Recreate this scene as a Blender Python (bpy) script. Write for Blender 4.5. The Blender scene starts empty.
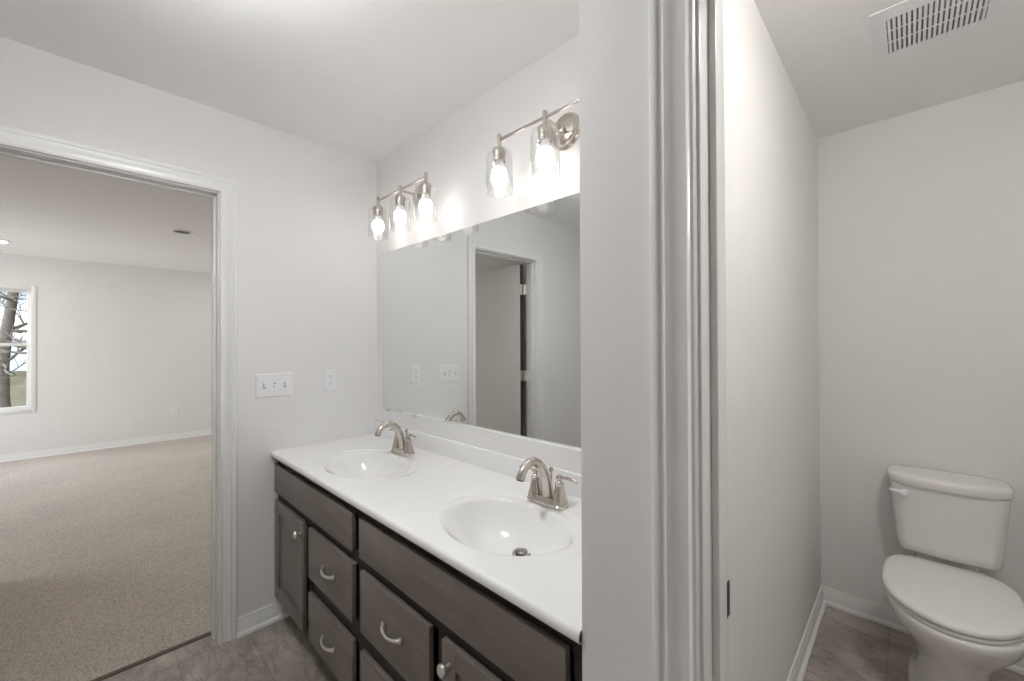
import bpy, bmesh, math, random
from mathutils import Vector, Matrix

# ------------------------------------------------------------------ camera, world, exposure
SC = bpy.context.scene
COL = SC.collection
R = math.radians
F_PX, YAW, PITCH, ROLL, EYE = 409.98, 44.145, 0.398, 0.228, 1.3621


def make_camera():
    cd = bpy.data.cameras.new('camera')
    cd.sensor_fit = 'HORIZONTAL'
    cd.sensor_width = 36.0
    cd.lens = F_PX * 36.0 / 1024.0
    cd.clip_start = 0.02
    cam = bpy.data.objects.new('camera', cd)
    COL.objects.link(cam)
    a, b, r = R(YAW), R(PITCH), R(ROLL)
    f = Vector((-math.sin(a) * math.cos(b), math.cos(a) * math.cos(b), math.sin(b)))
    r0 = Vector((math.cos(a), math.sin(a), 0))
    u0 = r0.cross(f)
    rt = r0 * math.cos(r) - u0 * math.sin(r)
    up = u0 * math.cos(r) + r0 * math.sin(r)
    m = Matrix((rt, up, -f)).transposed().to_4x4()
    m.translation = (0, 0, EYE)
    cam.matrix_world = m
    SC.camera = cam


make_camera()
SC.view_settings.view_transform = 'Standard'
SC.view_settings.look = 'None'
SC.view_settings.gamma = 1
SC.view_settings.use_curve_mapping = False
SC.view_settings.exposure = 0.1
SC.cycles.use_denoising = True
SC.cycles.max_bounces = 14
SC.cycles.diffuse_bounces = 8
SC.cycles.glossy_bounces = 8
SC.cycles.transparent_max_bounces = 24
SC.cycles.sample_clamp_indirect = 6.0

BULB_POWER = 13.0          # emission of the six vanity bulbs
TOILET_LIGHT = 146.0         # emission of the disc light in the toilet room
BATH_FILL = 64.0          # emission of the fill lamp added below the bathroom ceiling
BED_LIGHT = 75.0           # emission of the lit recessed lights, the three added ones included
SKY = 1.3


def make_world():
    w = bpy.data.worlds.new('overcast_sky')
    SC.world = w
    w.use_nodes = True
    nt = w.node_tree
    bg = nt.nodes['Background']
    tc = nt.nodes.new('ShaderNodeTexCoord')
    sep = nt.nodes.new('ShaderNodeSeparateXYZ')
    ramp = nt.nodes.new('ShaderNodeValToRGB')
    ramp.color_ramp.elements[0].position = 0.0
    ramp.color_ramp.elements[0].color = (1.0, 1.0, 1.0, 1)
    ramp.color_ramp.elements[1].position = 0.8
    ramp.color_ramp.elements[1].color = (0.84, 0.92, 1.0, 1)
    nt.links.new(tc.outputs['Generated'], sep.inputs[0])
    nt.links.new(sep.outputs['Z'], ramp.inputs[0])
    nt.links.new(ramp.outputs[0], bg.inputs[0])
    # the overcast is brightest towards the hidden sun, on the side of the bedroom's side window
    dot = nt.nodes.new('ShaderNodeVectorMath')
    dot.operation = 'DOT_PRODUCT'
    dot.inputs[1].default_value = (0.1, -0.90, 0.42)
    nt.links.new(tc.outputs['Generated'], dot.inputs[0])
    mr = nt.nodes.new('ShaderNodeMapRange')
    mr.inputs[1].default_value = 0.1
    mr.inputs[2].default_value = 0.9
    mr.inputs[3].default_value = SKY
    mr.inputs[4].default_value = SKY * 9
    nt.links.new(dot.outputs['Value'], mr.inputs[0])
    nt.links.new(mr.outputs[0], bg.inputs[1])


make_world()

# ------------------------------------------------------------------ key dimensions (metres)
XW = -2.2673      # face of the doorway wall
YM = 1.1865       # face of the mirror wall
XE, YE = -0.4375, 0.633   # outside corner beside the vanity
XP = -0.345       # toilet room, left face
YB = 2.685        # toilet room, back face
XT = 0.60         # toilet room, right face
WT = 0.115        # wall thickness
HC = 2.44         # ceiling
XR, YR = 1.35, -1.6       # bathroom right and rear faces
XF = -7.6         # bedroom far face
YBL, YBR = -2.7, 2.3      # bedroom left and right faces
D1A, D1B, D1H = -0.276, 0.408, 2.055    # bedroom doorway clear opening
D2A, D2B, D2H = -0.222, 0.40, 2.035     # toilet doorway clear opening
ZT = 0.833        # countertop


# ------------------------------------------------------------------ mesh helper
class MB:
    def __init__(s):
        s.v, s.f, s.mi = [], [], []

    def add(s, vs, fs, mi=0):
        n = len(s.v)
        s.v += [tuple(p) for p in vs]
        s.f += [tuple(i + n for i in f) for f in fs]
        s.mi += [mi] * len(fs)
        return s

    def box(s, x0, x1, y0, y1, z0, z1, bev=0.0, seg=2, mi=0):
        if bev <= 0:
            vs = [(x, y, z) for x in (x0, x1) for y in (y0, y1) for z in (z0, z1)]
            return s.add(vs, [(0, 1, 3, 2), (4, 6, 7, 5), (0, 4, 5, 1), (2, 3, 7, 6), (0, 2, 6, 4), (1, 5, 7, 3)], mi)
        bm = bmesh.new()
        bmesh.ops.create_cube(bm, size=1.0)
        for v in bm.verts:
            v.co = Vector(((x0 + x1) / 2 + v.co.x * (x1 - x0), (y0 + y1) / 2 + v.co.y * (y1 - y0), (z0 + z1) / 2 + v.co.z * (z1 - z0)))
        bmesh.ops.bevel(bm, geom=list(bm.edges), offset=bev, segments=seg, profile=0.5, affect='EDGES', clamp_overlap=True)
        return s.frombm(bm, mi)

    def frombm(s, bm, mi=0):
        bm.verts.index_update()
        s.add([v.co[:] for v in bm.verts], [[v.index for v in f.verts] for f in bm.faces], mi)
        bm.free()
        return s

    def loft(s, rings, cap0=True, cap1=True, closed=True, mi=0):
        n = len(rings[0])
        vs = [p for r in rings for p in r]
        fs = []
        m = n if closed else n - 1
        for i in range(len(rings) - 1):
            for j in range(m):
                k = (j + 1) % n
                fs.append((i * n + j, i * n + k, (i + 1) * n + k, (i + 1) * n + j))
        if cap0:
            fs.append(tuple(range(n - 1, -1, -1)))
        if cap1:
            fs.append(tuple((len(rings) - 1) * n + j for j in range(n)))
        return s.add(vs, fs, mi)

    def lathe(s, prof, c=(0, 0, 0), axis=(0, 0, 1), n=24, cap0=True, cap1=True, mi=0):
        z = Vector(axis).normalized()
        x = Vector((1, 0, 0)) if abs(z.x) < 0.9 else Vector((0, 1, 0))
        x = (x - z * x.dot(z)).normalized()
        y = z.cross(x)
        c = Vector(c)
        rings = []
        for r, h in prof:
            rings.append([c + z * h + (x * math.cos(2 * math.pi * k / n) + y * math.sin(2 * math.pi * k / n)) * max(r, 1e-5) for k in range(n)])
        return s.loft(rings, cap0, cap1, mi=mi)

    def cyl(s, p0, p1, r0, r1=None, n=20, mi=0):
        d = Vector(p1) - Vector(p0)
        return s.lathe([(r0, 0), (r0 if r1 is None else r1, d.length)], p0, d, n, mi=mi)

    def tube(s, pts, rad, n=14, sx=1.0, mi=0):
        pts = [Vector(p) for p in pts]
        rad = rad if isinstance(rad, (list, tuple)) else [rad] * len(pts)
        rings = []
        prev = None
        for i, p in enumerate(pts):
            t = (pts[min(i + 1, len(pts) - 1)] - pts[max(i - 1, 0)]).normalized()
            if prev is None:
                a = Vector((0, 0, 1)) if abs(t.z) < 0.9 else Vector((1, 0, 0))
                x = (a - t * a.dot(t)).normalized()
            else:
                x = (prev - t * prev.dot(t)).normalized()
            prev = x
            y = t.cross(x)
            rings.append([p + (x * math.cos(2 * math.pi * k / n) + y * sx * math.sin(2 * math.pi * k / n)) * rad[i] for k in range(n)])
        return s.loft(rings, mi=mi)

    def sphere(s, c, r, sz=1.0, n=20, m=12, mi=0):
        prof = [(r * math.sin(math.pi * i / m), -r * sz * math.cos(math.pi * i / m)) for i in range(m + 1)]
        return s.lathe(prof, c, n=n, mi=mi)

    def build(s, name, mats, parent=None, smooth=True, ang=38):
        me = bpy.data.meshes.new(name)
        me.from_pydata(s.v, [], s.f)
        for m in (mats if isinstance(mats, (list, tuple)) else [mats]):
            me.materials.append(m)
        me.polygons.foreach_set('material_index', s.mi)
        bm = bmesh.new()
        bm.from_mesh(me)
        bmesh.ops.recalc_face_normals(bm, faces=bm.faces)
        bm.to_mesh(me)
        bm.free()
        if smooth:
            me.shade_smooth()
            me.set_sharp_from_angle(angle=R(ang))
        o = bpy.data.objects.new(name, me)
        COL.objects.link(o)
        if parent:
            o.parent = parent
        return o


def thing(name, label, cat, loc=(0, 0, 0), group=None, rz=0.0):
    o = bpy.data.objects.new(name, None)
    o.empty_display_size = 0.05
    COL.objects.link(o)
    o.location = loc
    o.rotation_euler = (0, 0, rz)
    return tag(o, label, cat, group)


def tag(o, label, cat, group=None):
    o['label'] = label
    o['category'] = cat
    if group:
        o['group'] = group
    return o


def struct(o, label=None, cat=None):
    o['kind'] = 'structure'
    if label:
        o['label'] = label
    if cat:
        o['category'] = cat
    return o


def copy_tree(o, parent=None):
    c = o.copy()
    COL.objects.link(c)
    c.parent = parent
    for ch in list(o.children):
        copy_tree(ch, c)
    return c


# ------------------------------------------------------------------ materials
def new_mat(name):
    m = bpy.data.materials.new(name)
    m.use_nodes = True
    nt = m.node_tree
    return m, nt, nt.nodes['Principled BSDF']


def noise_fac(nt, scale, detail=4.0, rough=0.55, stretch=None, dist=0.0):
    g = nt.nodes.new('ShaderNodeNewGeometry')
    src = g.outputs['Position']
    if stretch:
        mp = nt.nodes.new('ShaderNodeMapping')
        mp.inputs['Scale'].default_value = stretch
        nt.links.new(src, mp.inputs[0])
        src = mp.outputs[0]
    n = nt.nodes.new('ShaderNodeTexNoise')
    n.inputs['Scale'].default_value = scale
    n.inputs['Detail'].default_value = detail
    n.inputs['Roughness'].default_value = rough
    n.inputs['Distortion'].default_value = dist
    nt.links.new(src, n.inputs['Vector'])
    return n.outputs[0]


def ramp(nt, fac, stops):
    r = nt.nodes.new('ShaderNodeValToRGB')
    e = r.color_ramp.elements
    while len(e) < len(stops):
        e.new(0.5)
    for el, (p, c) in zip(e, stops):
        el.position = p
        el.color = (*c, 1)
    nt.links.new(fac, r.inputs[0])
    return r.outputs[0]


def bump(nt, bs, height, strength, dist=0.002):
    b = nt.nodes.new('ShaderNodeBump')
    b.inputs['Strength'].default_value = strength
    b.inputs['Distance'].default_value = dist
    nt.links.new(height, b.inputs['Height'])
    nt.links.new(b.outputs[0], bs.inputs['Normal'])


def simple(name, col, rough=0.5, metal=0.0, var=0.0, vscale=6.0, bmp=0.0, bscale=200.0, spec=0.5, coat=0.0):
    m, nt, bs = new_mat(name)
    bs.inputs['Roughness'].default_value = rough
    bs.inputs['Metallic'].default_value = metal
    bs.inputs['Specular IOR Level'].default_value = spec
    bs.inputs['Coat Weight'].default_value = coat
    bs.inputs['Coat Roughness'].default_value = 0.05
    f = noise_fac(nt, vscale)
    lo = tuple(max(0, c * (1 - var)) for c in col)
    hi = tuple(min(1, c * (1 + var)) for c in col)
    nt.links.new(ramp(nt, f, [(0.3, lo), (0.7, hi)]), bs.inputs['Base Color'])
    if bmp:
        bump(nt, bs, noise_fac(nt, bscale, 2.0), bmp, 0.0008)
    return m


M = {}
M['wall'] = simple('wall_paint', (0.79, 0.785, 0.775), 0.75, var=0.01, bmp=0.06, bscale=260, spec=0.25)
M['ceiling'] = simple('ceiling_paint', (0.88, 0.875, 0.87), 0.9, var=0.01, bmp=0.2, bscale=120, spec=0.1)
M['trim'] = simple('semigloss_trim', (0.82, 0.82, 0.81), 0.28, var=0.01, spec=0.5)
M['door'] = simple('door_paint', (0.74, 0.735, 0.72), 0.4, var=0.01)
M['edge'] = simple('door_edge_painted_shade', (0.035, 0.03, 0.027), 0.6, var=0.15, vscale=30)  # shade of the hinge gap painted into the door edge colour
M['marble'] = simple('cultured_marble', (0.86, 0.86, 0.86), 0.12, var=0.012, vscale=3, spec=0.5, coat=0.3)
M['porcelain'] = simple('porcelain', (0.80, 0.79, 0.77), 0.08, var=0.005, spec=0.5, coat=0.3)
M['plastic'] = simple('white_plastic', (0.84, 0.84, 0.86), 0.3, var=0.005)
M['seat'] = simple('seat_plastic', (0.83, 0.82, 0.80), 0.18, var=0.005)
M['nickel'] = simple('brushed_nickel', (0.60, 0.55, 0.50), 0.22, 1.0, var=0.05, vscale=40)
M['pull'] = simple('satin_nickel', (0.80, 0.77, 0.73), 0.28, 1.0, var=0.03, vscale=40)
M['chrome'] = simple('polished_chrome', (0.75, 0.75, 0.76), 0.1, 1.0, var=0.02)
M['drain'] = simple('dull_drain_metal', (0.34, 0.33, 0.31), 0.2, 1.0, var=0.05)
M['dark'] = simple('dark_gap', (0.02, 0.02, 0.02), 0.6, var=0.1)
M['slot'] = simple('grille_recess', (0.26, 0.25, 0.24), 0.8, var=0.05)
M['black'] = simple('black_plastic', (0.02, 0.02, 0.022), 0.4, var=0.1)
M['steel'] = simple('hinge_steel', (0.72, 0.71, 0.69), 0.3, 1.0, var=0.03)
M['strip'] = simple('transition_metal', (0.16, 0.13, 0.10), 0.45, 0.5, var=0.2, vscale=60)
M['bark'] = simple('tree_bark', (0.075, 0.062, 0.052), 0.9, var=0.4, vscale=9)
M['siding'] = simple('pale_blue_siding', (0.46, 0.56, 0.66), 0.7, var=0.03)
M['roofing'] = simple('grey_shingles', (0.2, 0.2, 0.21), 0.9, var=0.2, vscale=12)


def wood():
    m, nt, bs = new_mat('espresso_stained_wood')
    f = noise_fac(nt, 3.0, 6.0, 0.6, (1.2, 8.0, 9.0), 0.6)
    f2 = noise_fac(nt, 2.2, 3.0, 0.5)
    c1 = ramp(nt, f, [(0.25, (0.155, 0.131, 0.115)), (0.75, (0.235, 0.204, 0.182))])
    c2 = ramp(nt, f2, [(0.3, (0.82, 0.80, 0.79)), (0.7, (1.0, 1.0, 1.0))])
    mx = nt.nodes.new('ShaderNodeMix')
    mx.data_type = 'RGBA'
    mx.blend_type = 'MULTIPLY'
    mx.inputs[0].default_value = 1.0
    nt.links.new(c1, mx.inputs[6])
    nt.links.new(c2, mx.inputs[7])
    nt.links.new(mx.outputs[2], bs.inputs['Base Color'])
    bs.inputs['Roughness'].default_value = 0.33
    bs.inputs['Specular IOR Level'].default_value = 0.5
    bump(nt, bs, f, 0.03, 0.001)
    return m


def tile():
    m, nt, bs = new_mat('stone_look_tile')
    g = nt.nodes.new('ShaderNodeNewGeometry')
    ad = nt.nodes.new('ShaderNodeVectorMath')
    ad.operation = 'ADD'
    ad.inputs[1].default_value = (0.079 + 0.544 * 20, -0.525 + 0.2585 * 40, 0)
    nt.links.new(g.outputs['Position'], ad.inputs[0])
    br = nt.nodes.new('ShaderNodeTexBrick')
    br.offset = 0.0
    br.inputs['Scale'].default_value = 1.0
    br.inputs['Brick Width'].default_value = 0.544
    br.inputs['Row Height'].default_value = 0.2585
    br.inputs['Mortar Size'].default_value = 0.0016
    br.inputs['Mortar Smooth'].default_value = 0.2
    br.inputs['Bias'].default_value = 0.0
    br.inputs['Color1'].default_value = (0.88, 0.88, 0.88, 1)
    br.inputs['Color2'].default_value = (1, 1, 1, 1)
    br.inputs['Mortar'].default_value = (0.62, 0.60, 0.57, 1)
    nt.links.new(ad.outputs[0], br.inputs['Vector'])
    f = noise_fac(nt, 4.2, 9.0, 0.68, (1.0, 1.7, 1.0), 0.3)
    base = ramp(nt, f, [(0.28, (0.25, 0.215, 0.185)), (0.47, (0.40, 0.355, 0.315)), (0.72, (0.58, 0.535, 0.49))])
    f2 = noise_fac(nt, 3.4, 6.0, 0.65, (1.0, 2.2, 1.0), 0.5)
    vein = ramp(nt, f2, [(0.46, (1, 1, 1)), (0.5, (0.74, 0.72, 0.70)), (0.54, (1, 1, 1))])
    def mul(a, b):
        mx = nt.nodes.new('ShaderNodeMix')
        mx.data_type = 'RGBA'
        mx.blend_type = 'MULTIPLY'
        mx.inputs[0].default_value = 1.0
        nt.links.new(a, mx.inputs[6])
        nt.links.new(b, mx.inputs[7])
        return mx.outputs[2]
    nt.links.new(mul(mul(base, vein), br.outputs['Color']), bs.inputs['Base Color'])
    bs.inputs['Roughness'].default_value = 0.42
    inv = nt.nodes.new('ShaderNodeMath')
    inv.operation = 'SUBTRACT'
    inv.inputs[0].default_value = 1.0
    nt.links.new(br.outputs['Fac'], inv.inputs[1])
    bump(nt, bs, inv.outputs[0], 0.35, 0.001)
    return m


def carpet():
    m, nt, bs = new_mat('cut_pile_carpet')
    f = noise_fac(nt, 75.0, 5.0, 0.75, (1.0, 1.6, 1.0))
    f2 = noise_fac(nt, 1.6, 4.0, 0.6)
    c1 = ramp(nt, f, [(0.32, (0.27, 0.225, 0.19)), (0.50, (0.54, 0.475, 0.42)), (0.68, (0.72, 0.65, 0.585))])
    c2 = ramp(nt, f2, [(0.3, (0.86, 0.85, 0.85)), (0.7, (1.0, 1.0, 1.0))])
    mx = nt.nodes.new('ShaderNodeMix')
    mx.data_type = 'RGBA'
    mx.blend_type = 'MULTIPLY'
    mx.inputs[0].default_value = 1.0
    nt.links.new(c1, mx.inputs[6])
    nt.links.new(c2, mx.inputs[7])
    nt.links.new(mx.outputs[2], bs.inputs['Base Color'])
    bs.inputs['Roughness'].default_value = 1.0
    bs.inputs['Specular IOR Level'].default_value = 0.1
    bs.inputs['Sheen Weight'].default_value = 0.3
    bump(nt, bs, f, 0.8, 0.008)
    return m


def mirror_mat():
    m, nt, bs = new_mat('silvered_mirror')
    bs.inputs['Base Color'].default_value = (0.86, 0.875, 0.865, 1)
    bs.inputs['Metallic'].default_value = 1.0
    bs.inputs['Roughness'].default_value = 0.0
    return m


def clear_glass(name='clear_glass', tint=(0.98, 0.98, 0.98), edge=0.9):
    m = bpy.data.materials.new(name)
    m.use_nodes = True
    nt = m.node_tree
    nt.nodes.clear()
    out = nt.nodes.new('ShaderNodeOutputMaterial')
    mix = nt.nodes.new('ShaderNodeMixShader')
    tr = nt.nodes.new('ShaderNodeBsdfTransparent')
    gl = nt.nodes.new('ShaderNodeBsdfGlossy')
    lw = nt.nodes.new('ShaderNodeLayerWeight')
    lw.inputs['Blend'].default_value = 0.5
    fr = nt.nodes.new('ShaderNodeMath')
    fr.operation = 'POWER'
    fr.inputs[1].default_value = 3.5
    nt.links.new(lw.outputs['Facing'], fr.inputs[0])
    sc_ = nt.nodes.new('ShaderNodeMath')
    sc_.operation = 'MULTIPLY_ADD'
    sc_.inputs[1].default_value = edge
    sc_.inputs[2].default_value = 0.05
    nt.links.new(fr.outputs[0], sc_.inputs[0])
    fr = sc_
    tr.inputs[0].default_value = (*tint, 1)
    gl.inputs[0].default_value = (0.95, 0.95, 0.95, 1)
    gl.inputs['Roughness'].default_value = 0.02
    nt.links.new(fr.outputs[0], mix.inputs[0])
    nt.links.new(tr.outputs[0], mix.inputs[1])
    nt.links.new(gl.outputs[0], mix.inputs[2])
    nt.links.new(mix.outputs[0], out.inputs[0])
    return m


def emit(name, col, strength):
    m, nt, bs = new_mat(name)
    bs.inputs['Base Color'].default_value = (0.9, 0.9, 0.9, 1)
    bs.inputs['Emission Color'].default_value = (*col, 1)
    bs.inputs['Emission Strength'].default_value = strength
    return m


def yard():
    m, nt, bs = new_mat('dry_winter_grass')
    f = noise_fac(nt, 1.3, 6.0, 0.7)
    nt.links.new(ramp(nt, f, [(0.3, (0.03, 0.025, 0.010)), (0.55, (0.075, 0.063, 0.030)), (0.75, (0.14, 0.12, 0.065))]), bs.inputs['Base Color'])
    bs.inputs['Roughness'].default_value = 1.0
    return m


M['wood'] = wood()
M['wood_shaded'] = simple('wood_painted_gap_shade', (0.022, 0.019, 0.017), 0.5, var=0.2, vscale=8)  # cabinet wood darkened to paint in the shade between the fronts
M['tile'] = tile()
M['carpet'] = carpet()
M['mirror'] = mirror_mat()
M['glass'] = clear_glass()
M['pane'] = clear_glass('window_glass', (0.96, 0.97, 0.97), 0.5)
M['bulb'] = emit('lit_bulb', (1.0, 0.96, 0.92), BULB_POWER)
M['toilet_light'] = emit('toilet_room_diffuser', (1.0, 0.965, 0.93), TOILET_LIGHT)
M['baffle'] = simple('dark_baffle', (0.10, 0.095, 0.09), 0.6, var=0.1)
M['bath_fill'] = emit('bathroom_fill_diffuser', (1.0, 1.0, 1.0), BATH_FILL)
M['bath_fill_top'] = emit('bathroom_fill_top_diffuser', (1.0, 1.0, 1.0), BATH_FILL * .3)
M['bed_light'] = emit('recessed_diffuser', (1.0, 0.92, 0.84), BED_LIGHT)
M['yard'] = yard()

# ------------------------------------------------------------------ room shell
def wall(name, boxes, label, mat='wall'):
    b = MB()
    for bx in boxes:
        b.box(*bx)
    return struct(b.build(name, M[mat], smooth=False), label, 'wall')


X0, Y1 = XW - WT, YM + WT     # outer face of the doorway wall, back face of the mirror wall
JT = 0.018                    # jamb thickness

wall('wall_left', [(X0, XW, D1B + JT, YM + WT, 0, HC), (X0, XW, YR - WT, D1A - JT, 0, HC),
                   (X0, XW, D1A - JT, D1B + JT, D1H + JT, HC),
                   (X0, XW, YM + WT, YBR + WT, 0, HC), (X0, XW, YBL - WT, YR - WT, 0, HC)],
     'off white painted wall with the doorway to the bedroom')
wall('wall_mirror', [(XW, XE, YM, YM + WT, 0, HC)], 'grey painted wall behind the mirror and vanity lights')
wall('wall_partition', [(XE, XP, YE + WT, YB + WT, 0, HC)], 'white partition wall left of the toilet')
wall('wall_front', [(XE, D2A - JT, YE, YE + WT, 0, HC), (D2B + JT, XR, YE, YE + WT, 0, HC),
                    (D2A - JT, D2B + JT, YE, YE + WT, D2H + JT, HC)],
     'grey wall end beside the vanity with the toilet doorway')
wall('wall_back', [(XP, XT + WT, YB, YB + WT, 0, HC)], 'wall behind the toilet')
wall('wall_toilet_right', [(XT, XT + WT, YE + WT, YB, 0, HC)], 'wall right of the toilet')
wall('wall_right', [(XR, XR + WT, YR - WT, YE + WT, 0, HC)], 'bathroom wall right of the camera')
wall('wall_rear', [(XW, XR, YR - WT, YR, 0, HC)], 'bathroom wall behind the camera')

# bedroom far wall with window 1, left wall with window 2
WA, WB, WZ0, WZ1 = -1.40, -0.45, 0.555, 2.075
wall('wall_bedroom_far', [(XF - WT, XF, YBL - WT, WA, 0, HC), (XF - WT, XF, WB, YBR + WT, 0, HC),
                          (XF - WT, XF, WA, WB, 0, WZ0), (XF - WT, XF, WA, WB, WZ1, HC)],
     'bedroom far wall with a window at its left')
W2A, W2B = -7.0, -5.1
wall('wall_bedroom_left', [(XF, W2A, YBL - WT, YBL, 0, HC), (W2B, X0, YBL - WT, YBL, 0, HC),
                           (W2A, W2B, YBL - WT, YBL, 0, WZ0), (W2A, W2B, YBL - WT, YBL, WZ1, HC)],
     'bedroom side wall with a wide window')
wall('wall_bedroom_right', [(XF, X0, YBR, YBR + WT, 0, HC)], 'bedroom right side wall')

wall('wall_bedroom_entry', [(-3.75, X0, -.365 - WT, -.365, 0, HC)], 'short bedroom wall behind the open door')

b = MB()
b.box(X0, XR, YR, YB, -0.05, 0.0)
struct(b.build('floor', M['tile'], smooth=False), 'stone look tile floor', 'floor')
b = MB()
b.box(XF, X0, YBL, YBR, -0.05, 0.004)
struct(b.build('floor_bedroom', M['carpet'], smooth=False), 'beige cut pile carpet in the bedroom', 'floor')
b = MB()
b.box(XW, XR + WT, YR - WT, YE, HC, HC + 0.1)
b.box(XW, XE, YE, YM, HC, HC + 0.1)
b.box(XP, XT, YE + WT, YB, HC, HC + 0.1)
struct(b.build('ceiling', M['ceiling'], smooth=False), 'white bathroom ceiling', 'ceiling')
b = MB()
b.box(XF - WT, X0, YBL - WT, YBR + WT, HC, HC + 0.1)
struct(b.build('ceiling_bedroom', M['ceiling'], smooth=False), 'bedroom ceiling', 'ceiling')

# ---- door casings with jambs
CAS = [(0, 0), (0, .007), (.002, .0105), (.006, .012), (.010, .0105), (.013, .008), (.020, .0085), (.034, .0105),
       (.041, .0145), (.044, .0150), (.047, .0125), (.051, .0125), (.055, .0160), (.061, .0172), (.066, .0160), (.068, .0130), (.068, 0)]


def casing(P, a0, a1, h, rev=0.005):
    b = MB()
    a0 -= rev
    a1 += rev
    h += rev
    rings = []
    for (a, z, su, sz) in ((a0, 0, -1, 0), (a0, h, -1, 1), (a1, h, 1, 1), (a1, 0, 1, 0)):
        rings.append([P(a + su * u, z + sz * u, v) for u, v in CAS])
    return b.loft(rings)


def doorway(n, P, a0, a1, h, stop0, stop1, label):
    """P(a, z, v): a along the wall, z up, v out from the near face; the wall runs v = -WT .. 0"""
    cs = struct(casing(P, a0, a1, h).build('trim_%d' % n, M['trim'], ang=30), label, 'door casing')
    casing(lambda a, z, v: P(a, z, -WT - v), a0, a1, h).build('far_casing', M['trim'], cs, ang=30)
    b = MB()
    def bx(aa, ab, za, zb, va, vb):
        p, q = P(aa, za, va), P(ab, zb, vb)
        b.box(min(p[0], q[0]), max(p[0], q[0]), min(p[1], q[1]), max(p[1], q[1]), za, zb, 0.0015, 2)
    bx(a0 - JT, a0, 0, h + JT, -WT, 0)
    bx(a1, a1 + JT, 0, h + JT, -WT, 0)
    bx(a0, a1, h, h + JT, -WT, 0)
    b.build('jamb', M['trim'], cs)
    b = MB()
    bx(a0, a0 + .011, 0, h - .011, stop0, stop1)
    bx(a1 - .011, a1, 0, h - .011, stop0, stop1)
    bx(a0, a1, h - .011, h, stop0, stop1)
    b.build('door_stop', M['trim'], cs)
    return cs


t1 = doorway(1, lambda a, z, v: (XW + v, a, z), D1A, D1B, D1H, -0.076, -0.041, 'white casing of the bedroom doorway')
t2 = doorway(2, lambda a, z, v: (a, YE - v, z), D2A, D2B, D2H, -0.072, -0.037, 'white casing of the toilet doorway')

b = MB()   # strike plate lip at the far edge of the toilet jamb
b.box(D2A - .0005, D2A + .0015, YE + .078, YE + WT + .003, .905, .962, .0004, 1)
b.build('strike_plate', M['black'], t2)['label'] = 'dark strike plate'

# ---- baseboards
BASE = [(0, 0), (.026, 0), (.0265, .008), (.024, .014), (.018, .018), (.012, .0195), (.012, .058), (.0095, .063), (.0095, .067), (.0075, .069), (.0075, .076), (.005, .082), (0, .083)]


def baseboard(name, p0, p1, nrm, m0=0, m1=0, label='white baseboard'):
    p0, p1, nrm = Vector((*p0, 0)), Vector((*p1, 0)), Vector((*nrm, 0))
    t = (p1 - p0).normalized()
    b = MB()
    b.loft([[p0 + nrm * d + t * d * m0 + Vector((0, 0, z)) for d, z in BASE], [p1 + nrm * d - t * d * m1 + Vector((0, 0, z)) for d, z in BASE]])
    return struct(b.build(name, M['trim'], ang=30), label, 'baseboard')


baseboard('baseboard_left', (XW, D1B + .073), (XW, 0.74), (1, 0), label='white baseboard between doorway casing and vanity')
baseboard('baseboard_near', (XW, YR), (XW, D1A - .073), (1, 0))
baseboard('baseboard_partition', (XP, YE + WT), (XP, YB), (1, 0), 0, 1, 'white baseboard along the partition left of the toilet')
baseboard('baseboard_back', (XP, YB), (XT, YB), (0, -1), 1, 1, 'white baseboard behind the toilet')
baseboard('baseboard_toilet_right', (XT, YB), (XT, YE + WT), (-1, 0), 1, 0)
baseboard('baseboard_bedroom_far', (XF, YBR), (XF, YBL), (1, 0), 1, 1, 'white baseboard at the bedroom far wall')
baseboard('baseboard_bedroom_right', (X0, YBR), (XF, YBR), (0, -1), 0, 1)

b = MB()
b.loft([[(X0 + .012 + dx, y, z) for dx, z in ((-.016, 0), (-.014, .008), (-.004, .010), (.004, .006), (.006, 0))] for y in (D1A, D1B)])
tag(b.build('transition_strip', M['strip']), 'thin dark strip where the carpet meets the tile in the bedroom doorway', 'threshold')

# ---- bedroom door, swung open into the bedroom
dr = struct(bpy.data.objects.new('door_1', None), 'pale grey bedroom door standing open, seen in the mirror', 'door')
COL.objects.link(dr)
dr.location = (X0 - .038, D1A + .003, 0)
DW = D1B - D1A - .006
b = MB()
b.box(-DW, -.001, 0, .035, .012, D1H - .004, .0015, 2)
b.build('leaf', M['door'], dr)
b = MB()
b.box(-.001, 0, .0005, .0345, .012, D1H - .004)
b.build('edge', M['edge'], dr, smooth=False)['label'] = 'hinge edge with shade painted into its colour'
for z in (.25, 1.08, 1.83):
    b = MB()
    b.box(0, .003, .003, .034, z - .045, z + .045, .0008, 1)
    b.box(.024, .080, -.0045, -.001, z - .045, z + .045, .0008, 1)
    b.cyl((.016, -.001, z - .046), (.016, -.001, z + .046), .010, n=14)
    b.build('hinge', M['steel'], dr)
dr.rotation_euler = (0, 0, R(5))

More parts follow.
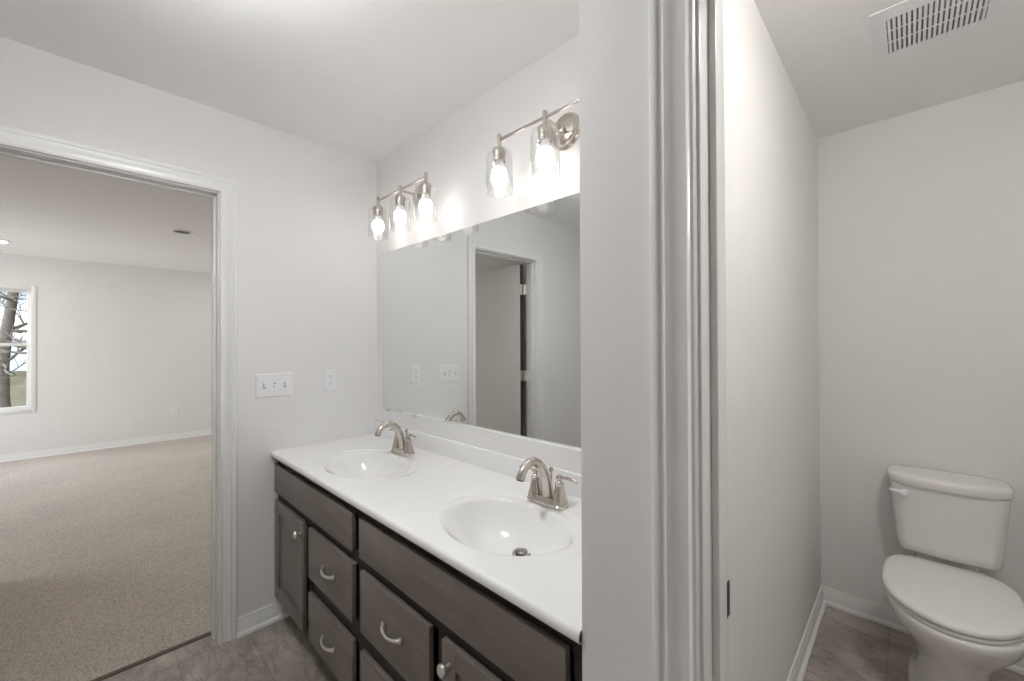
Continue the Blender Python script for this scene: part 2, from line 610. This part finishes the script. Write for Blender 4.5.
# ------------------------------------------------------------------ windows
def window(n, P, a0, a1, label):
    """P(a, z, v): v = 0 at the inner face, positive into the room"""
    def bar(bb, aa, ab, za, zb, va, vb, bev=.003):
        p, q = P(aa, za, va), P(ab, zb, vb)
        bb.box(min(p[0], q[0]), max(p[0], q[0]), min(p[1], q[1]), max(p[1], q[1]), za, zb, bev, 2)
    z0, z1 = WZ0, WZ1
    zm = 1.37
    b = MB()
    t = .045
    bar(b, a0, a0 + t, z0, z1, -.105, .008)
    bar(b, a1 - t, a1, z0, z1, -.105, .008)
    bar(b, a0 + t, a1 - t, z1 - t, z1, -.105, .008)
    bar(b, a0 + t, a1 - t, z0, z0 + t, -.105, .012)
    w = struct(b.build('window_%d' % n, M['trim']), label, 'window')
    s = .032
    for nm, za, zb, va, vb in (('upper_sash', zm - .02, z1 - t, -.09, -.06), ('lower_sash', z0 + t, zm + .02, -.055, -.025)):
        b = MB()
        A, B = a0 + t, a1 - t
        bar(b, A, A + s, za, zb, va, vb)
        bar(b, B - s, B, za, zb, va, vb)
        bar(b, A + s, B - s, zb - s, zb, va, vb)
        bar(b, A + s, B - s, za, za + s, va, vb)
        so = b.build(nm, M['trim'], w)
        b = MB()
        bar(b, A + s - .004, B - s + .004, za + s - .004, zb - s + .004, (va + vb) / 2 - .002, (va + vb) / 2 + .002, 0)
        b.build('pane', M['pane'], so, smooth=False)
    return w


window(1, lambda a, z, v: (XF + v, a, z), WA, WB, 'white double hung window looking onto bare trees')
window(2, lambda a, z, v: (a, YBL + v, z), W2A, W2B, 'wide white window in the bedroom side wall')


def portal(loc, rot, sx, sy):
    ld = bpy.data.lights.new('window_portal', 'AREA')
    ld.shape = 'RECTANGLE'
    ld.size, ld.size_y = sx, sy
    ld.cycles.is_portal = True
    o = bpy.data.objects.new('window_portal', ld)
    COL.objects.link(o)
    o.location, o.rotation_euler = loc, rot


portal((XF - .13, (WA + WB) / 2, (WZ0 + WZ1) / 2), (0, R(-90), 0), WZ1 - WZ0, WB - WA)
portal(((W2A + W2B) / 2, YBL - .13, (WZ0 + WZ1) / 2), (R(90), 0, 0), W2B - W2A, WZ1 - WZ0)

# ------------------------------------------------------------------ vanity cabinets
FY = 0.6385          # face of doors and drawers
FT = 0.018
CW = 0.915
ZF = ZT - .027       # underside of the countertop


def slab(b, x0, x1, z0, z1, y=FY, t=FT):
    b.box(x0, x1, y, y + t, z0, z1, .0022, 2)


def pull_mesh(parent, x, z):
    """arched bar pull, seen as a crescent bowed out and down"""
    b = MB()
    pts, rad = [], []
    n = 16
    for i in range(n + 1):
        u = i / n
        s = math.sin(math.pi * u)
        pts.append((x - .048 + .096 * u, FY - .004 - 0.018 * s ** .6, z + .004 - .004 * s))
        rad.append(.0050 + .0018 * abs(2 * u - 1) ** 2)
    b.tube(pts, rad, 12)
    for e in (-1, 1):
        b.box(x + e * .050 - .008, x + e * .050 + .008, FY - .008, FY, z - .004, z + .013, .003, 2)
    return b.build('pull', M['pull'], parent)


def knob_mesh(parent, x, z):
    b = MB()
    b.lathe([(.007, 0), (.006, .010), (.007, .014), (.0145, .019), (.0165, .024), (.015, .029), (.009, .033), (.0, .034)], (x, FY, z), (0, -1, 0), 24)
    return b.build('knob', M['pull'], parent)


def cabinet(x0, door_left, label):
    x1 = x0 + CW
    base = thing('vanity_cabinet', label, 'vanity cabinet', (0, 0, 0), 'vanity cabinets under the double sink top')
    b = MB()
    yb, yf = YM - .003, FY + FT
    b.box(x0, x0 + .016, yf + .019, yb, .10, ZF)
    b.box(x1 - .016, x1, yf + .019, yb, .10, ZF)
    b.box(x0 + .016, x1 - .016, yf + .019, yb, .10, .116)
    b.box(x0 + .016, x1 - .016, yb - .012, yb, .116, ZF)
    b.build('carcass', M['wood'], base, smooth=False)
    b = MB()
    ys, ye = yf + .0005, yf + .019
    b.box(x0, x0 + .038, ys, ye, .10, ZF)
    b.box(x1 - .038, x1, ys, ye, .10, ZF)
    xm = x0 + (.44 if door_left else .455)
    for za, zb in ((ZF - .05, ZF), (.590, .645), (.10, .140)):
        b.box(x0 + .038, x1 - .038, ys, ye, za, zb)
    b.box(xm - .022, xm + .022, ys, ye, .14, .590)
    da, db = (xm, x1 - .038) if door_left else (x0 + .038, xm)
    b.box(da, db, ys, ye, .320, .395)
    b.build('face_frame', M['wood_shaded'], base, smooth=False)  # shade of the gaps is put into the frame colour
    b = MB()
    b.box(x0, x1, yf + .075, yf + .09, 0, .10)
    b.box(x0, x0 + .016, yf + .09, yb, 0, .10)
    b.box(x1 - .016, x1, yf + .09, yb, 0, .10)
    b.build('toe_kick', M['wood'], base, smooth=False)
    b = MB()
    slab(b, x0 + .001, x1 - (.052 if door_left else .045), .636, .771)
    b.build('false_drawer_front', M['wood'], base)
    if door_left:
        dx, rx = (x0 + .001, x0 + .392), (x0 + .453, x1 - .052)
        kx = dx[1] - .022
    else:
        rx, dx = (x0 + .010, x0 + .414), (x0 + .471, x1 - .045)
        kx = dx[0] + .034
    # shaker door
    b = MB()
    a, c, z0, z1, r = dx[0], dx[1], .125, .596, .057
    slab(b, a, a + r, z0, z1)
    slab(b, c - r, c, z0, z1)
    b.box(a + r, c - r, FY, FY + FT, z1 - r, z1, .0012, 1)
    b.box(a + r, c - r, FY, FY + FT, z0, z0 + r, .0012, 1)
    b.box(a + r, c - r, FY + .009, FY + .015, z0 + r, z1 - r)
    d = b.build('door', M['wood'], base)
    knob_mesh(d, kx, .545)
    for z0, z1, zp in ((.388, .596, .488), (.125, .326, .220)):
        b = MB()
        slab(b, rx[0], rx[1], z0, z1)
        dr_ = b.build('drawer', M['wood'], base)
        pull_mesh(dr_, (rx[0] + rx[1]) / 2 + .012, zp)
    return base


cabinet(XW + .002, True, 'dark brown vanity cabinet in the corner against the bedroom doorway wall')
cabinet(XW + .002 + CW, False, 'dark brown vanity cabinet beside the grey wall end')

# ------------------------------------------------------------------ countertop with two moulded basins
SINKS = [(-1.725, .862), (-.868, .862)]


def sstep(t):
    t = min(1.0, max(0.0, t))
    return t * t * (3 - 2 * t)


def top_z(x, y):
    z = ZT
    for cx, cy in SINKS:
        u, v = (x - cx), (y - cy)
        back = sstep((v + .06) / .12)          # 1 at the back of the bowl, 0 at the front
        ro = math.hypot(u / .280, v / .196)
        if ro < 1.06:
            z -= .0030 * (1 - sstep((ro - .94) / .06)) * back
        r = math.hypot(u / .222, v / (.155 + .020 * (1 - back)))
        if r < 1.0:
            e = 2.2 + 1.3 * back
            g = (1 - r ** e)
            z -= .126 * g ** (1.35 - .45 * back)
    return z


def countertop():
    x0, x1 = XW + .001, XE - .001
    y0, y1 = YM - .562, YM - .001
    nx, ny = 330, 112
    ec = .009
    b = MB()
    rows = []
    # front edge profile, underside to top
    for yy, zz in ((y1, -.027), (y0 + .012, -.027), (y0 + .006, -.0265), (y0 + .0015, -.023), (y0, -.018), (y0, -.011), (y0 + .0012, -.006), (y0 + .004, -.002), (y0 + .008, -.0003)):
        rows.append([(x0 + (x1 - x0) * i / nx, yy, ZT + zz) for i in range(nx + 1)])
    for j in range(ny + 1):
        y = y0 + ec + .003 + (y1 - y0 - ec - .003) * j / ny
        rows.append([(x0 + (x1 - x0) * i / nx, y, top_z(x0 + (x1 - x0) * i / nx, y)) for i in range(nx + 1)])
    rows = rows[1:]
    b.loft(rows, False, False, closed=False)
    return b


ct = tag(countertop().build('vanity_countertop', M['marble'], ang=60), 'long glossy white countertop with two moulded oval sinks', 'countertop')
b = MB()
b.box(XW + .001, XE - .001, YM - .020, YM - .001, ZT - .002, .911, .0035, 3)
b.build('backsplash', M['marble'], ct)
for cx, cy in SINKS:
    zx, zy = cx + .002, cy + .072
    zz = top_z(zx, zy)
    b = MB()
    b.lathe([(.031, -.004), (.031, .003), (.028, .005), (.022, .003), (.021, -.004)], (zx, zy, zz), (0, -.12, 1), 28, cap0=False, cap1=False)
    d = b.build('drain', M['drain'], ct)
    b = MB()
    b.lathe([(.0, -.002), (.0205, -.002), (.0205, -.0005), (.0, -.0005)], (zx, zy, zz), (0, -.12, 1), 28)
    b.build('drain_hole', M['dark'], d)
    b = MB()
    b.lathe([(.004, -.002), (.004, .004), (.0165, .005), (.0165, .0075), (.010, .010), (.0, .0105)], (zx, zy, zz), (0, -.12, 1), 28)
    b.build('stopper', M['drain'], d)

# ------------------------------------------------------------------ faucets
def rrect(hx, hy, r, z, n=6):
    pts = []
    for cx, cy, a0 in ((hx - r, hy - r, 0), (-hx + r, hy - r, 90), (-hx + r, -hy + r, 180), (hx - r, -hy + r, 270)):
        for k in range(n + 1):
            a = R(a0 + 90 * k / n)
            pts.append((cx + r * math.cos(a), cy + r * math.sin(a), z))
    return pts


def faucet(loc, label):
    t = thing('faucet', label, 'faucet', loc, 'faucets on the vanity top')
    b = MB()
    b.loft([rrect(.076, .029, .020, 0), rrect(.076, .029, .020, .007), rrect(.0735, .0265, .019, .010), rrect(.072, .025, .018, .012), rrect(.070, .023, .017, .020), rrect(.066, .0195, .015, .024)])
    b.build('base', M['nickel'], t)
    for sx in (-1, 1):
        b = MB()
        b.lathe([(.026, .012), (.0245, .022), (.0225, .03), (.0180, .050), (.0145, .067), (.014, .071), (.0152, .073), (.0152, .077), (.0095, .080), (.007, .084), (.0085, .087), (.0112, .091), (.0112, .096), (.008, .101), (.0, .102)],
                (sx * .051, 0, 0), n=8)
        h = b.build('handle', M['nickel'], t, ang=50)
        b = MB()
        pts = [(sx * (.051 + u * .072), -.004 * u, .0945 + .006 * math.sin(u * 2.6) - .004 * u * u) for u in (0, .15, .3, .45, .6, .75, .9, 1.0)]
        b.tube(pts, [.0038, .0042, .005, .0056, .006, .0058, .005, .0025], 12, sx=.62)
        b.build('lever', M['nickel'], h)
    b = MB()
    ctl = [(0, .004, .012, .0235), (0, .002, .030, .0212), (0, -.003, .060, .0188), (0, -.012, .090, .0172), (0, -.026, .117, .0160), (0, -.045, .138, .0150),
           (0, -.068, .1505, .0142), (0, -.090, .1505, .0136), (0, -.108, .142, .0130), (0, -.121, .128, .0128), (0, -.128, .115, .0138), (0, -.131, .106, .0150)]
    pts = [c[:3] for c in ctl]
    rad = [c[3] for c in ctl]
    b.tube(pts, rad, 18)
    s = b.build('spout', M['nickel'], t, ang=60)
    b = MB()
    b.cyl((0, -.1308, .107), (0, -.1318, .1035), .0125, .012, 16)
    b.build('aerator', M['dark'], s)
    b = MB()
    b.cyl((0, .021, .010), (0, .021, .098), .003, n=10)
    b.lathe([(.003, .095), (.0065, .098), (.008, .105), (.0065, .111), (.0, .113)], (0, .021, 0), n=14)
    b.build('lift_rod', M['nickel'], t)
    return t


faucet((-1.768, 1.058, ZT), 'brushed nickel faucet at the far sink near the doorway wall')
faucet((-.868, 1.060, ZT), 'brushed nickel faucet at the near sink beside the grey wall end')

# ------------------------------------------------------------------ mirror
MX0, MX1, MZ0, MZ1 = -2.200, -.50, .986, 1.885
b = MB()
e = .011
yf, yb = YM - .006, YM - .001
out = [(MX0, MZ0), (MX1, MZ0), (MX1, MZ1), (MX0, MZ1)]
inn = [(MX0 + e, MZ0 + e), (MX1 - e, MZ0 + e), (MX1 - e, MZ1 - .001), (MX0 + e, MZ1 - .001)]
b.loft([[(x, yb, z) for x, z in out], [(x, yf + .0046, z) for x, z in out], [(x, yf, z) for x, z in inn]])
mr = tag(b.build('mirror', M['mirror'], smooth=False), 'large frameless wall mirror above the countertop', 'mirror')
for x, z, s in ((MX0 + .07, MZ0, -1), (-1.86, MZ0, -1), (MX0 + .07, MZ1, 1)):
    b = MB()
    b.box(x - .007, x + .007, yf - .0025, yf - .0005, min(z - s * .006, z + s * .007), max(z - s * .006, z + s * .007), .0006, 1)
    b.box(x - .007, x + .007, yf - .0025, yb + .001, min(z + s * .0005, z + s * .007), max(z + s * .0005, z + s * .007), .0004, 1)
    b.build('mirror_clip', M['steel'], mr)

# ------------------------------------------------------------------ vanity lights
def vanity_light(cx, label):
    t = thing('vanity_light', label, 'wall light', (cx, YM, 0), 'three bulb vanity lights over the mirror')
    zb, d, sp = 2.116, -.130, .2195
    b = MB()
    b.lathe([(.064, .001), (.064, .008), (.058, .014), (.054, .014), (.052, .020), (.044, .025), (.0, .026)], (-.006, 0, zb), (0, -1, 0), 40)
    b.build('backplate', M['nickel'], t)
    b = MB()
    b.cyl((-.006, -.024, zb), (-.006, d + .003, zb), .0065, n=14)
    b.lathe([(.011, .0), (.011, .012), (.0075, .016)], (-.006, -.024, zb), (0, -1, 0), 18)
    b.build('arm', M['nickel'], t)
    b = MB()
    b.cyl((-sp, d, zb), (sp, d, zb), .0055, n=14)
    b.build('bar', M['nickel'], t)
    for k in (-1, 0, 1):
        x = k * sp
        b = MB()
        b.lathe([(.0075, 2.136), (.0082, 2.134), (.0082, 2.092), (.012, 2.090), (.024, 2.083), (.027, 2.078), (.0275, 2.074), (.0235, 2.073), (.0235, 2.036), (.0215, 2.034), (.0205, 2.037), (.0205, 2.070), (.0, 2.070)], (x, d, 0), n=28)
        b.build('socket', M['nickel'], t)
        b = MB()
        outer = [(.0275, 2.0745), (.036, 2.074), (.044, 2.069), (.0485, 2.059), (.050, 2.046), (.050, 1.918)]
        inner = [(.047, 1.918), (.047, 2.046), (.0455, 2.057), (.042, 2.066), (.035, 2.071), (.0275, 2.0715)]
        b.lathe(outer + [(.0485, 1.9165)] + inner, (x, d, 0), n=40, cap0=False, cap1=False)
        b.build('glass_shade', M['glass'], t, ang=70)
        b = MB()
        b.lathe([(.0, 1.945), (.010, 1.9465), (.019, 1.952), (.0265, 1.962), (.030, 1.977), (.0295, 1.990), (.0265, 2.002), (.0235, 2.008)], (x, d, 0), n=28)
        bl = b.build('bulb', M['bulb'], t, ang=80)
        b = MB()
        b.lathe([(.0235, 2.0075), (.0195, 2.018), (.0165, 2.027), (.0158, 2.046), (.013, 2.048), (.013, 2.068)], (x, d, 0), n=24)
        b.build('bulb_collar', M['plastic'], bl)
    return t


vanity_light(-1.785, 'brushed nickel three bulb wall light nearest the room corner')
vanity_light(-.868, 'brushed nickel three bulb wall light cut off by the grey wall end')

# ------------------------------------------------------------------ switch plate and outlets
def plate(b, y0, y1, z0, z1, x=0.0, t=.006):
    e = .005
    r0 = [(x, y0, z0), (x, y1, z0), (x, y1, z1), (x, y0, z1)]
    r1 = [(x + .002, y0, z0), (x + .002, y1, z0), (x + .002, y1, z1), (x + .002, y0, z1)]
    r2 = [(x + t, y0 + e, z0 + e), (x + t, y1 - e, z0 + e), (x + t, y1 - e, z1 - e), (x + t, y0 + e, z1 - e)]
    return b.loft([r0, r1, r2])


def screw(parent, y, z, x):
    b = MB()
    b.lathe([(.0033, 0), (.0033, .001), (.002, .0016), (.0, .0017)], (x, y, z), (1, 0, 0), 12)
    return b.build('screw', M['plastic'], parent)


sw = thing('light_switch', 'white plate with three toggle switches beside the bedroom doorway', 'light switch', (XW, .640, 1.159))
b = MB()
plate(b, -.083, .083, -.059, .059)
b.build('wall_plate', M['plastic'], sw)
for k in (-1, 0, 1):
    y = k * .046
    b = MB()
    b.box(.006, .0064, y - .0055, y + .0055, -.0125, .0125)
    sl = b.build('toggle_slot', M['slot'], sw, smooth=False)
    b = MB()
    up = (1, -1, 1)[k + 1]
    b.loft([[(.006, y - .0042, -.008), (.006, y + .0042, -.008), (.006, y + .0042, .008), (.006, y - .0042, .008)],
            [(.018, y - .0034, up * .010 - .0035), (.018, y + .0034, up * .010 - .0035), (.018, y + .0034, up * .010 + .0035), (.018, y - .0034, up * .010 + .0035)]])
    b.build('toggle', M['plastic'], sw)
    for z in (-.030, .030):
        screw(sw, y, z, .006)


def outlet(loc, label, s=1.0):
    t = thing('outlet', label, 'outlet', loc, 'duplex wall outlets')
    b = MB()
    plate(b, -.036, .036, -.059, .059)
    b.build('wall_plate', M['plastic'], t)
    for z in (-.0195, .0195):
        b = MB()
        ring = [(.0165 * math.cos(2 * math.pi * k / 24), max(-.0135, min(.0135, .0165 * math.sin(2 * math.pi * k / 24)))) for k in range(24)]
        b.loft([[(.006, y, z + w) for y, w in ring], [(.0082, y, z + w) for y, w in ring]])
        r = b.build('receptacle', M['plastic'], t)
        b = MB()
        for y in (-.0063, .0063):
            b.box(.0082, .0085, y - .0011, y + .0011, z + .0005, z + .008)
        b.lathe([(.0022, 0), (.0022, .0003)], (.0082, 0, z - .006), (1, 0, 0), 12)
        b.build('slots', M['black'], r, smooth=False)
    screw(t, 0, 0, .006)
    return t


outlet((XW, .912, 1.165), 'white duplex outlet on the wall left of the mirror')
outlet((XF, .858, .412), 'white duplex outlet low on the bedroom far wall')

# ------------------------------------------------------------------ ceiling fixtures
def disc_light(name, loc, r, label, mat, group=None, drop=0.0):
    t = thing(name, label, 'ceiling light', loc, group)
    b = MB()
    b.lathe([(r, 0), (r, -.006), (r * .96, -.012), (r * .82, -.013), (r * .80, -.006)], (0, 0, 0), n=40, cap0=True, cap1=False)
    b.build('trim_ring', M['plastic'], t)
    b = MB()
    b.lathe([(r * .81, -.0062), (r * .80, -.0062 - drop * .35), (r * .72, -.007 - drop * .75), (r * .5, -.0085 - drop * .95), (.0, -.0092 - drop)], (0, 0, 0), n=40, cap0=False)
    b.build('diffuser', mat, t)
    return t


disc_light('recessed_light', (-6.70, -.66, HC), .085, 'lit round recessed ceiling light near the bedroom window', M['bed_light'], 'bedroom ceiling lights')
for q, (x, y) in enumerate(((-6.7, 1.5), (-3.9, -1.4), (-3.9, 1.5))):  # unseen lights added to brighten the bedroom
    disc_light('recessed_light', (x, y, HC), .085, ('added unseen recessed light at the far right of the bedroom ceiling', 'added unseen recessed light at the near left of the bedroom ceiling',
                                                    'added unseen recessed light at the near right of the bedroom ceiling')[q], M['bed_light'], 'bedroom ceiling lights')
disc_light('recessed_light', (-4.95, .608, HC), .085, 'unlit round ceiling light in the middle of the bedroom ceiling', M['baffle'], 'bedroom ceiling lights')
disc_light('ceiling_light', (.34, 1.02, HC), .09, 'round ceiling light inside the toilet room by its doorway', M['toilet_light'], drop=.05)
cl = thing('ceiling_light', 'added unseen bowl lamp filling the bathroom with light in front of the vanity', 'ceiling light', (-1.10, .10, HC))  # fill lamp added out of view to lift the walls and ceiling
b = MB()
b.lathe([(.06, 0), (.06, -.012), (.012, -.02), (.010, -.17)], (0, 0, 0), n=28)
b.build('canopy', M['nickel'], cl)
b = MB()
b.lathe([(.122, -.165), (.126, -.170), (.120, -.190), (.098, -.215), (.06, -.232), (.0, -.238)], (0, 0, 0), n=40, cap0=False)
b.build('bowl_shade', M['bath_fill'], cl)
b = MB()
b.lathe([(.011, -.166), (.121, -.166)], (0, 0, 0), n=40, cap0=False, cap1=False)
b.build('top_diffuser', M['bath_fill_top'], cl)

# exhaust fan grille
fan = thing('exhaust_fan', 'white square exhaust fan grille on the ceiling above the toilet', 'exhaust fan', (0, 0, HC))
gx0, gx1, gy0, gy1 = -.090, .226, 1.792, 2.110
sx0, sx1, sy0, sy1 = -.049, .188, 1.846, 2.066
b = MB()
rings = [[(gx0, gy0), (gx1, gy0), (gx1, gy1), (gx0, gy1)], [(gx0, gy0), (gx1, gy0), (gx1, gy1), (gx0, gy1)],
         [(sx0 - .012, sy0 - .012), (sx1 + .012, sy0 - .012), (sx1 + .012, sy1 + .012), (sx0 - .012, sy1 + .012)],
         [(sx0, sy0), (sx1, sy0), (sx1, sy1), (sx0, sy1)], [(sx0, sy0), (sx1, sy0), (sx1, sy1), (sx0, sy1)]]
zz = [0, -.003, -.008, -.008, -.001]
b.loft([[(x, y, z) for x, y in r] for r, z in zip(rings, zz)], False, False)
b.build('grille_frame', M['plastic'], fan, ang=20)
b = MB()
b.box(sx0, sx1, sy0, sy1, -.0030, -.0015)
b.build('housing', M['slot'], fan, smooth=False)
ns = 19
for k in range(ns):
    x = sx0 + (sx1 - sx0) * (k + .5) / ns
    b = MB()
    b.box(x - .0039, x + .0039, sy0, sy1, -.0085, -.0035, .001, 1)
    b.build('slat', M['plastic'], fan)
for k in (1, 2):
    y = sy0 + (sy1 - sy0) * k / 3
    b = MB()
    b.box(sx0, sx1, y - .003, y + .003, -.0078, -.0045)
    b.build('cross_bar', M['plastic'], fan, smooth=False)

# ------------------------------------------------------------------ toilet
CX = .105


def egg(z, hw, yf, yb, ym, sq=2.0, n=48, sqb=2.6):
    """egg outline: widest at ym, round front at yf (towards the camera), squarer back at yb"""
    pts = []
    for k in range(n):
        a = 2 * math.pi * k / n
        c, s = math.cos(a), math.sin(a)
        e = sq if s < 0 else sqb
        x = hw * math.copysign(abs(c) ** (2 / e), c)
        y = (ym - yf if s < 0 else yb - ym) * math.copysign(abs(s) ** (2 / e), s)
        pts.append((CX + x, ym + y, z))
    return pts


to = thing('toilet', 'white two piece toilet with the lid closed against the back wall', 'toilet', (0, 0, 0))
b = MB()
b.loft([egg(0, .118, 2.075, 2.625, 2.32, 2.4), egg(.012, .120, 2.072, 2.628, 2.32, 2.4), egg(.022, .112, 2.085, 2.62, 2.32, 2.3), egg(.10, .098, 2.10, 2.60, 2.32, 2.2),
        egg(.18, .098, 2.09, 2.60, 2.30, 2.1), egg(.235, .115, 2.07, 2.61, 2.27, 2.0), egg(.29, .144, 2.02, 2.625, 2.23, 2.0),
        egg(.335, .168, 1.975, 2.64, 2.21, 2.0), egg(.37, .178, 1.950, 2.65, 2.21, 2.0), egg(.39, .180, 1.946, 2.655, 2.20, 2.0),
        egg(.398, .178, 1.949, 2.654, 2.20, 2.0), egg(.402, .170, 1.958, 2.645, 2.20, 2.0)])
b.build('bowl', M['porcelain'], to, ang=60)
b = MB()
b.loft([rr for rr in ([(CX + x, 2.575 + y, z) for x, y, z in rrect(hx, hy, .03, z)] for z, hx, hy in ((.395, .10, .060), (.43, .092, .055), (.459, .09, .052)))])
b.build('tank_shelf', M['porcelain'], to)


def tank_ring(z, hw, yf, yb, bow, n=18, r=.03):
    pts = []
    for k in range(n + 1):
        u = -1 + 2 * k / n
        pts.append((CX + hw * u, yf - bow * (1 - u * u) + r * max(0, (abs(u) - .86) / .14) ** 2.2, z))
    for k in range(7):
        a = R(90 * k / 6)
        pts.append((CX + hw - r * (1 - math.cos(a)), yb - r + r * math.sin(a), z))
    for k in range(7):
        a = R(90 * k / 6)
        pts.append((CX - hw + r * (1 - math.sin(a)), yb - r + r * math.cos(a), z))
    return pts


b = MB()
b.loft([tank_ring(.458, .146, 2.490, 2.655, .016), tank_ring(.463, .151, 2.486, 2.660, .018), tank_ring(.50, .156, 2.482, 2.662, .020), tank_ring(.745, .174, 2.470, 2.664, .026)])
tk = b.build('tank', M['porcelain'], to, ang=50)


def lid_ring(z, d):
    """outline of the tank lid: bowed front, rounded ends, nearly straight back"""
    pts = []
    n = 60
    for k in range(n):
        a = 2 * math.pi * k / n
        c, q = math.cos(a), math.sin(a)
        if q < 0:
            x = (.186 - d) * math.copysign(abs(c) ** .72, c)
            y = -(.135 - d) * abs(q) ** .62
        else:
            x = (.186 - d) * math.copysign(abs(c) ** .55, c)
            y = (.105 - d) * abs(q) ** .40
        pts.append((CX + x, 2.565 + y, z))
    return pts


b = MB()
b.loft([lid_ring(.744, .012), lid_ring(.746, .004), lid_ring(.752, .001), lid_ring(.772, 0), lid_ring(.779, .0015), lid_ring(.784, .006), lid_ring(.787, .016), lid_ring(.788, .05)])
b.build('tank_lid', M['porcelain'], to, ang=50)
b = MB()
b.lathe([(.014, 0), (.014, .010), (.010, .016), (.0, .017)], (-.022, 2.452, .712), (0, -1, 0), 20)
b.tube([(-.022, 2.441, .712), (-.040, 2.439, .714), (-.062, 2.440, .718), (-.070, 2.441, .720)], [.0055, .007, .0075, .005], 12)
b.build('flush_lever', M['plastic'], tk)
SX = (1.948, 2.474, 2.20)


def seat_ring(z, d):
    return [(x - .007, y, zz_) for x, y, zz_ in egg(z, .186 - d, SX[0] + d, SX[1] - d, SX[2], 1.92, 56, 4.2)]


b = MB()
b.loft([seat_ring(.404, .012), seat_ring(.407, .005), seat_ring(.415, .004), seat_ring(.419, .010)])
b.build('seat', M['seat'], to, ang=50)
b = MB()
b.loft([seat_ring(.4235, .010), seat_ring(.4265, .001), seat_ring(.435, 0), seat_ring(.441, .004), seat_ring(.4445, .014), seat_ring(.446, .05), seat_ring(.4465, .10)])
b.build('seat_lid', M['seat'], to, ang=50)
for sx in (-1, 1):
    b = MB()
    b.box(CX + sx * .075 - .022, CX + sx * .075 + .022, 2.440, 2.470, .403, .430, .008, 3)
    b.build('hinge_cap', M['seat'], to)

# ------------------------------------------------------------------ outdoors
b = MB()
n = 24
vs, fs = [], []
for i in range(n + 1):
    for j in range(n + 1):
        x = -8.2 - 60 * i / n
        y = -35 + 60 * j / n
        vs.append((x, y, -.9 + .055 * max(0, -8.2 - x - 4) + .25 * math.sin(x * .31 + y * .23)))
for i in range(n):
    for j in range(n):
        k = i * (n + 1) + j
        fs.append((k, k + 1, k + n + 2, k + n + 1))
b.add(vs, fs)
struct(b.build('ground_outside', M['yard']), 'dry winter yard outside the bedroom window', 'ground')

rnd = random.Random(11)


def tree(loc, h, r, lean, label, seed):
    rn = random.Random(seed)
    t = thing('bare_tree', label, 'tree', loc, 'bare trees outside the bedroom window')
    tb, bb = MB(), MB()
    pts, rad = [], []
    for i in range(9):
        u = i / 8
        pts.append(Vector((lean[0] * u + .10 * math.sin(u * 7 + seed), lean[1] * u + .13 * math.sin(u * 6 + seed * 2), -.4 + (h + .4) * u)))
        rad.append(r * (1 - .62 * u))
    tb.tube(pts, rad, 10)

    def grow(p, d, ln, rr, lev):
        q, ps, rs = p.copy(), [p.copy()], [rr]
        for i in range(4):
            d = (d + Vector((rn.uniform(-.25, .25), rn.uniform(-.25, .25), rn.uniform(-.1, .2)))).normalized()
            q = q + d * ln / 4
            ps.append(q.copy())
            rs.append(rr * (1 - .8 * (i + 1) / 4))
        bb.tube(ps, rs, 6)
        if lev < 2:
            for _ in range(4):
                k = rn.randint(1, 4)
                nd = (d + Vector((rn.uniform(-1, 1), rn.uniform(-1, 1), rn.uniform(-.3, .8)))).normalized()
                grow(ps[k], nd, ln * .6, max(.008, rs[k - 1] * .6), lev + 1)
    for i in range(2, 9):
        for _ in range(3):
            a = rn.uniform(0, 6.28)
            grow(pts[i], Vector((math.cos(a), math.sin(a), rn.uniform(-.2, .7))).normalized(), rn.uniform(.8, 1.8), max(.012, rad[i] * .38), 0)
    tb.build('trunk', M['bark'], t)
    bb.build('branches', M['bark'], t)
    return t


tree((-12.5, -.82, -.8), 6.0, .12, (.3, .25), 'bare dark tree with a crooked trunk nearest the window', 3)
tree((-18.5, -1.62, -.6), 7.0, .16, (.1, .1), 'thick pale bare tree left behind the crooked one', 8)
tree((-24.5, -3.6, -.2), 8.0, .16, (0, -.4), 'distant bare tree furthest from the window', 21)

ho = thing('neighbour_house', 'pale blue house beyond the bare trees', 'house', (-34, -1.2, 0))
b = MB()
b.box(-4, 4, -4.5, 1.9, -.6, 4.0)
b.build('walls', M['siding'], ho, smooth=False)
b = MB()
b.loft([[(-4.3, -4.8, 4.0), (4.3, -4.8, 4.0), (4.3, 2.2, 4.0), (-4.3, 2.2, 4.0)], [(-.2, -4.8, 5.2), (.2, -4.8, 5.2), (.2, 2.2, 5.2), (-.2, 2.2, 5.2)]])
b.build('roof', M['roofing'], ho, smooth=False)
for y in (-3.2, -1.2, .5):
    b = MB()
    b.box(4.0, 4.06, y - .45, y + .45, 1.6, 3.0)
    b.build('window', M['trim'], ho, smooth=False)
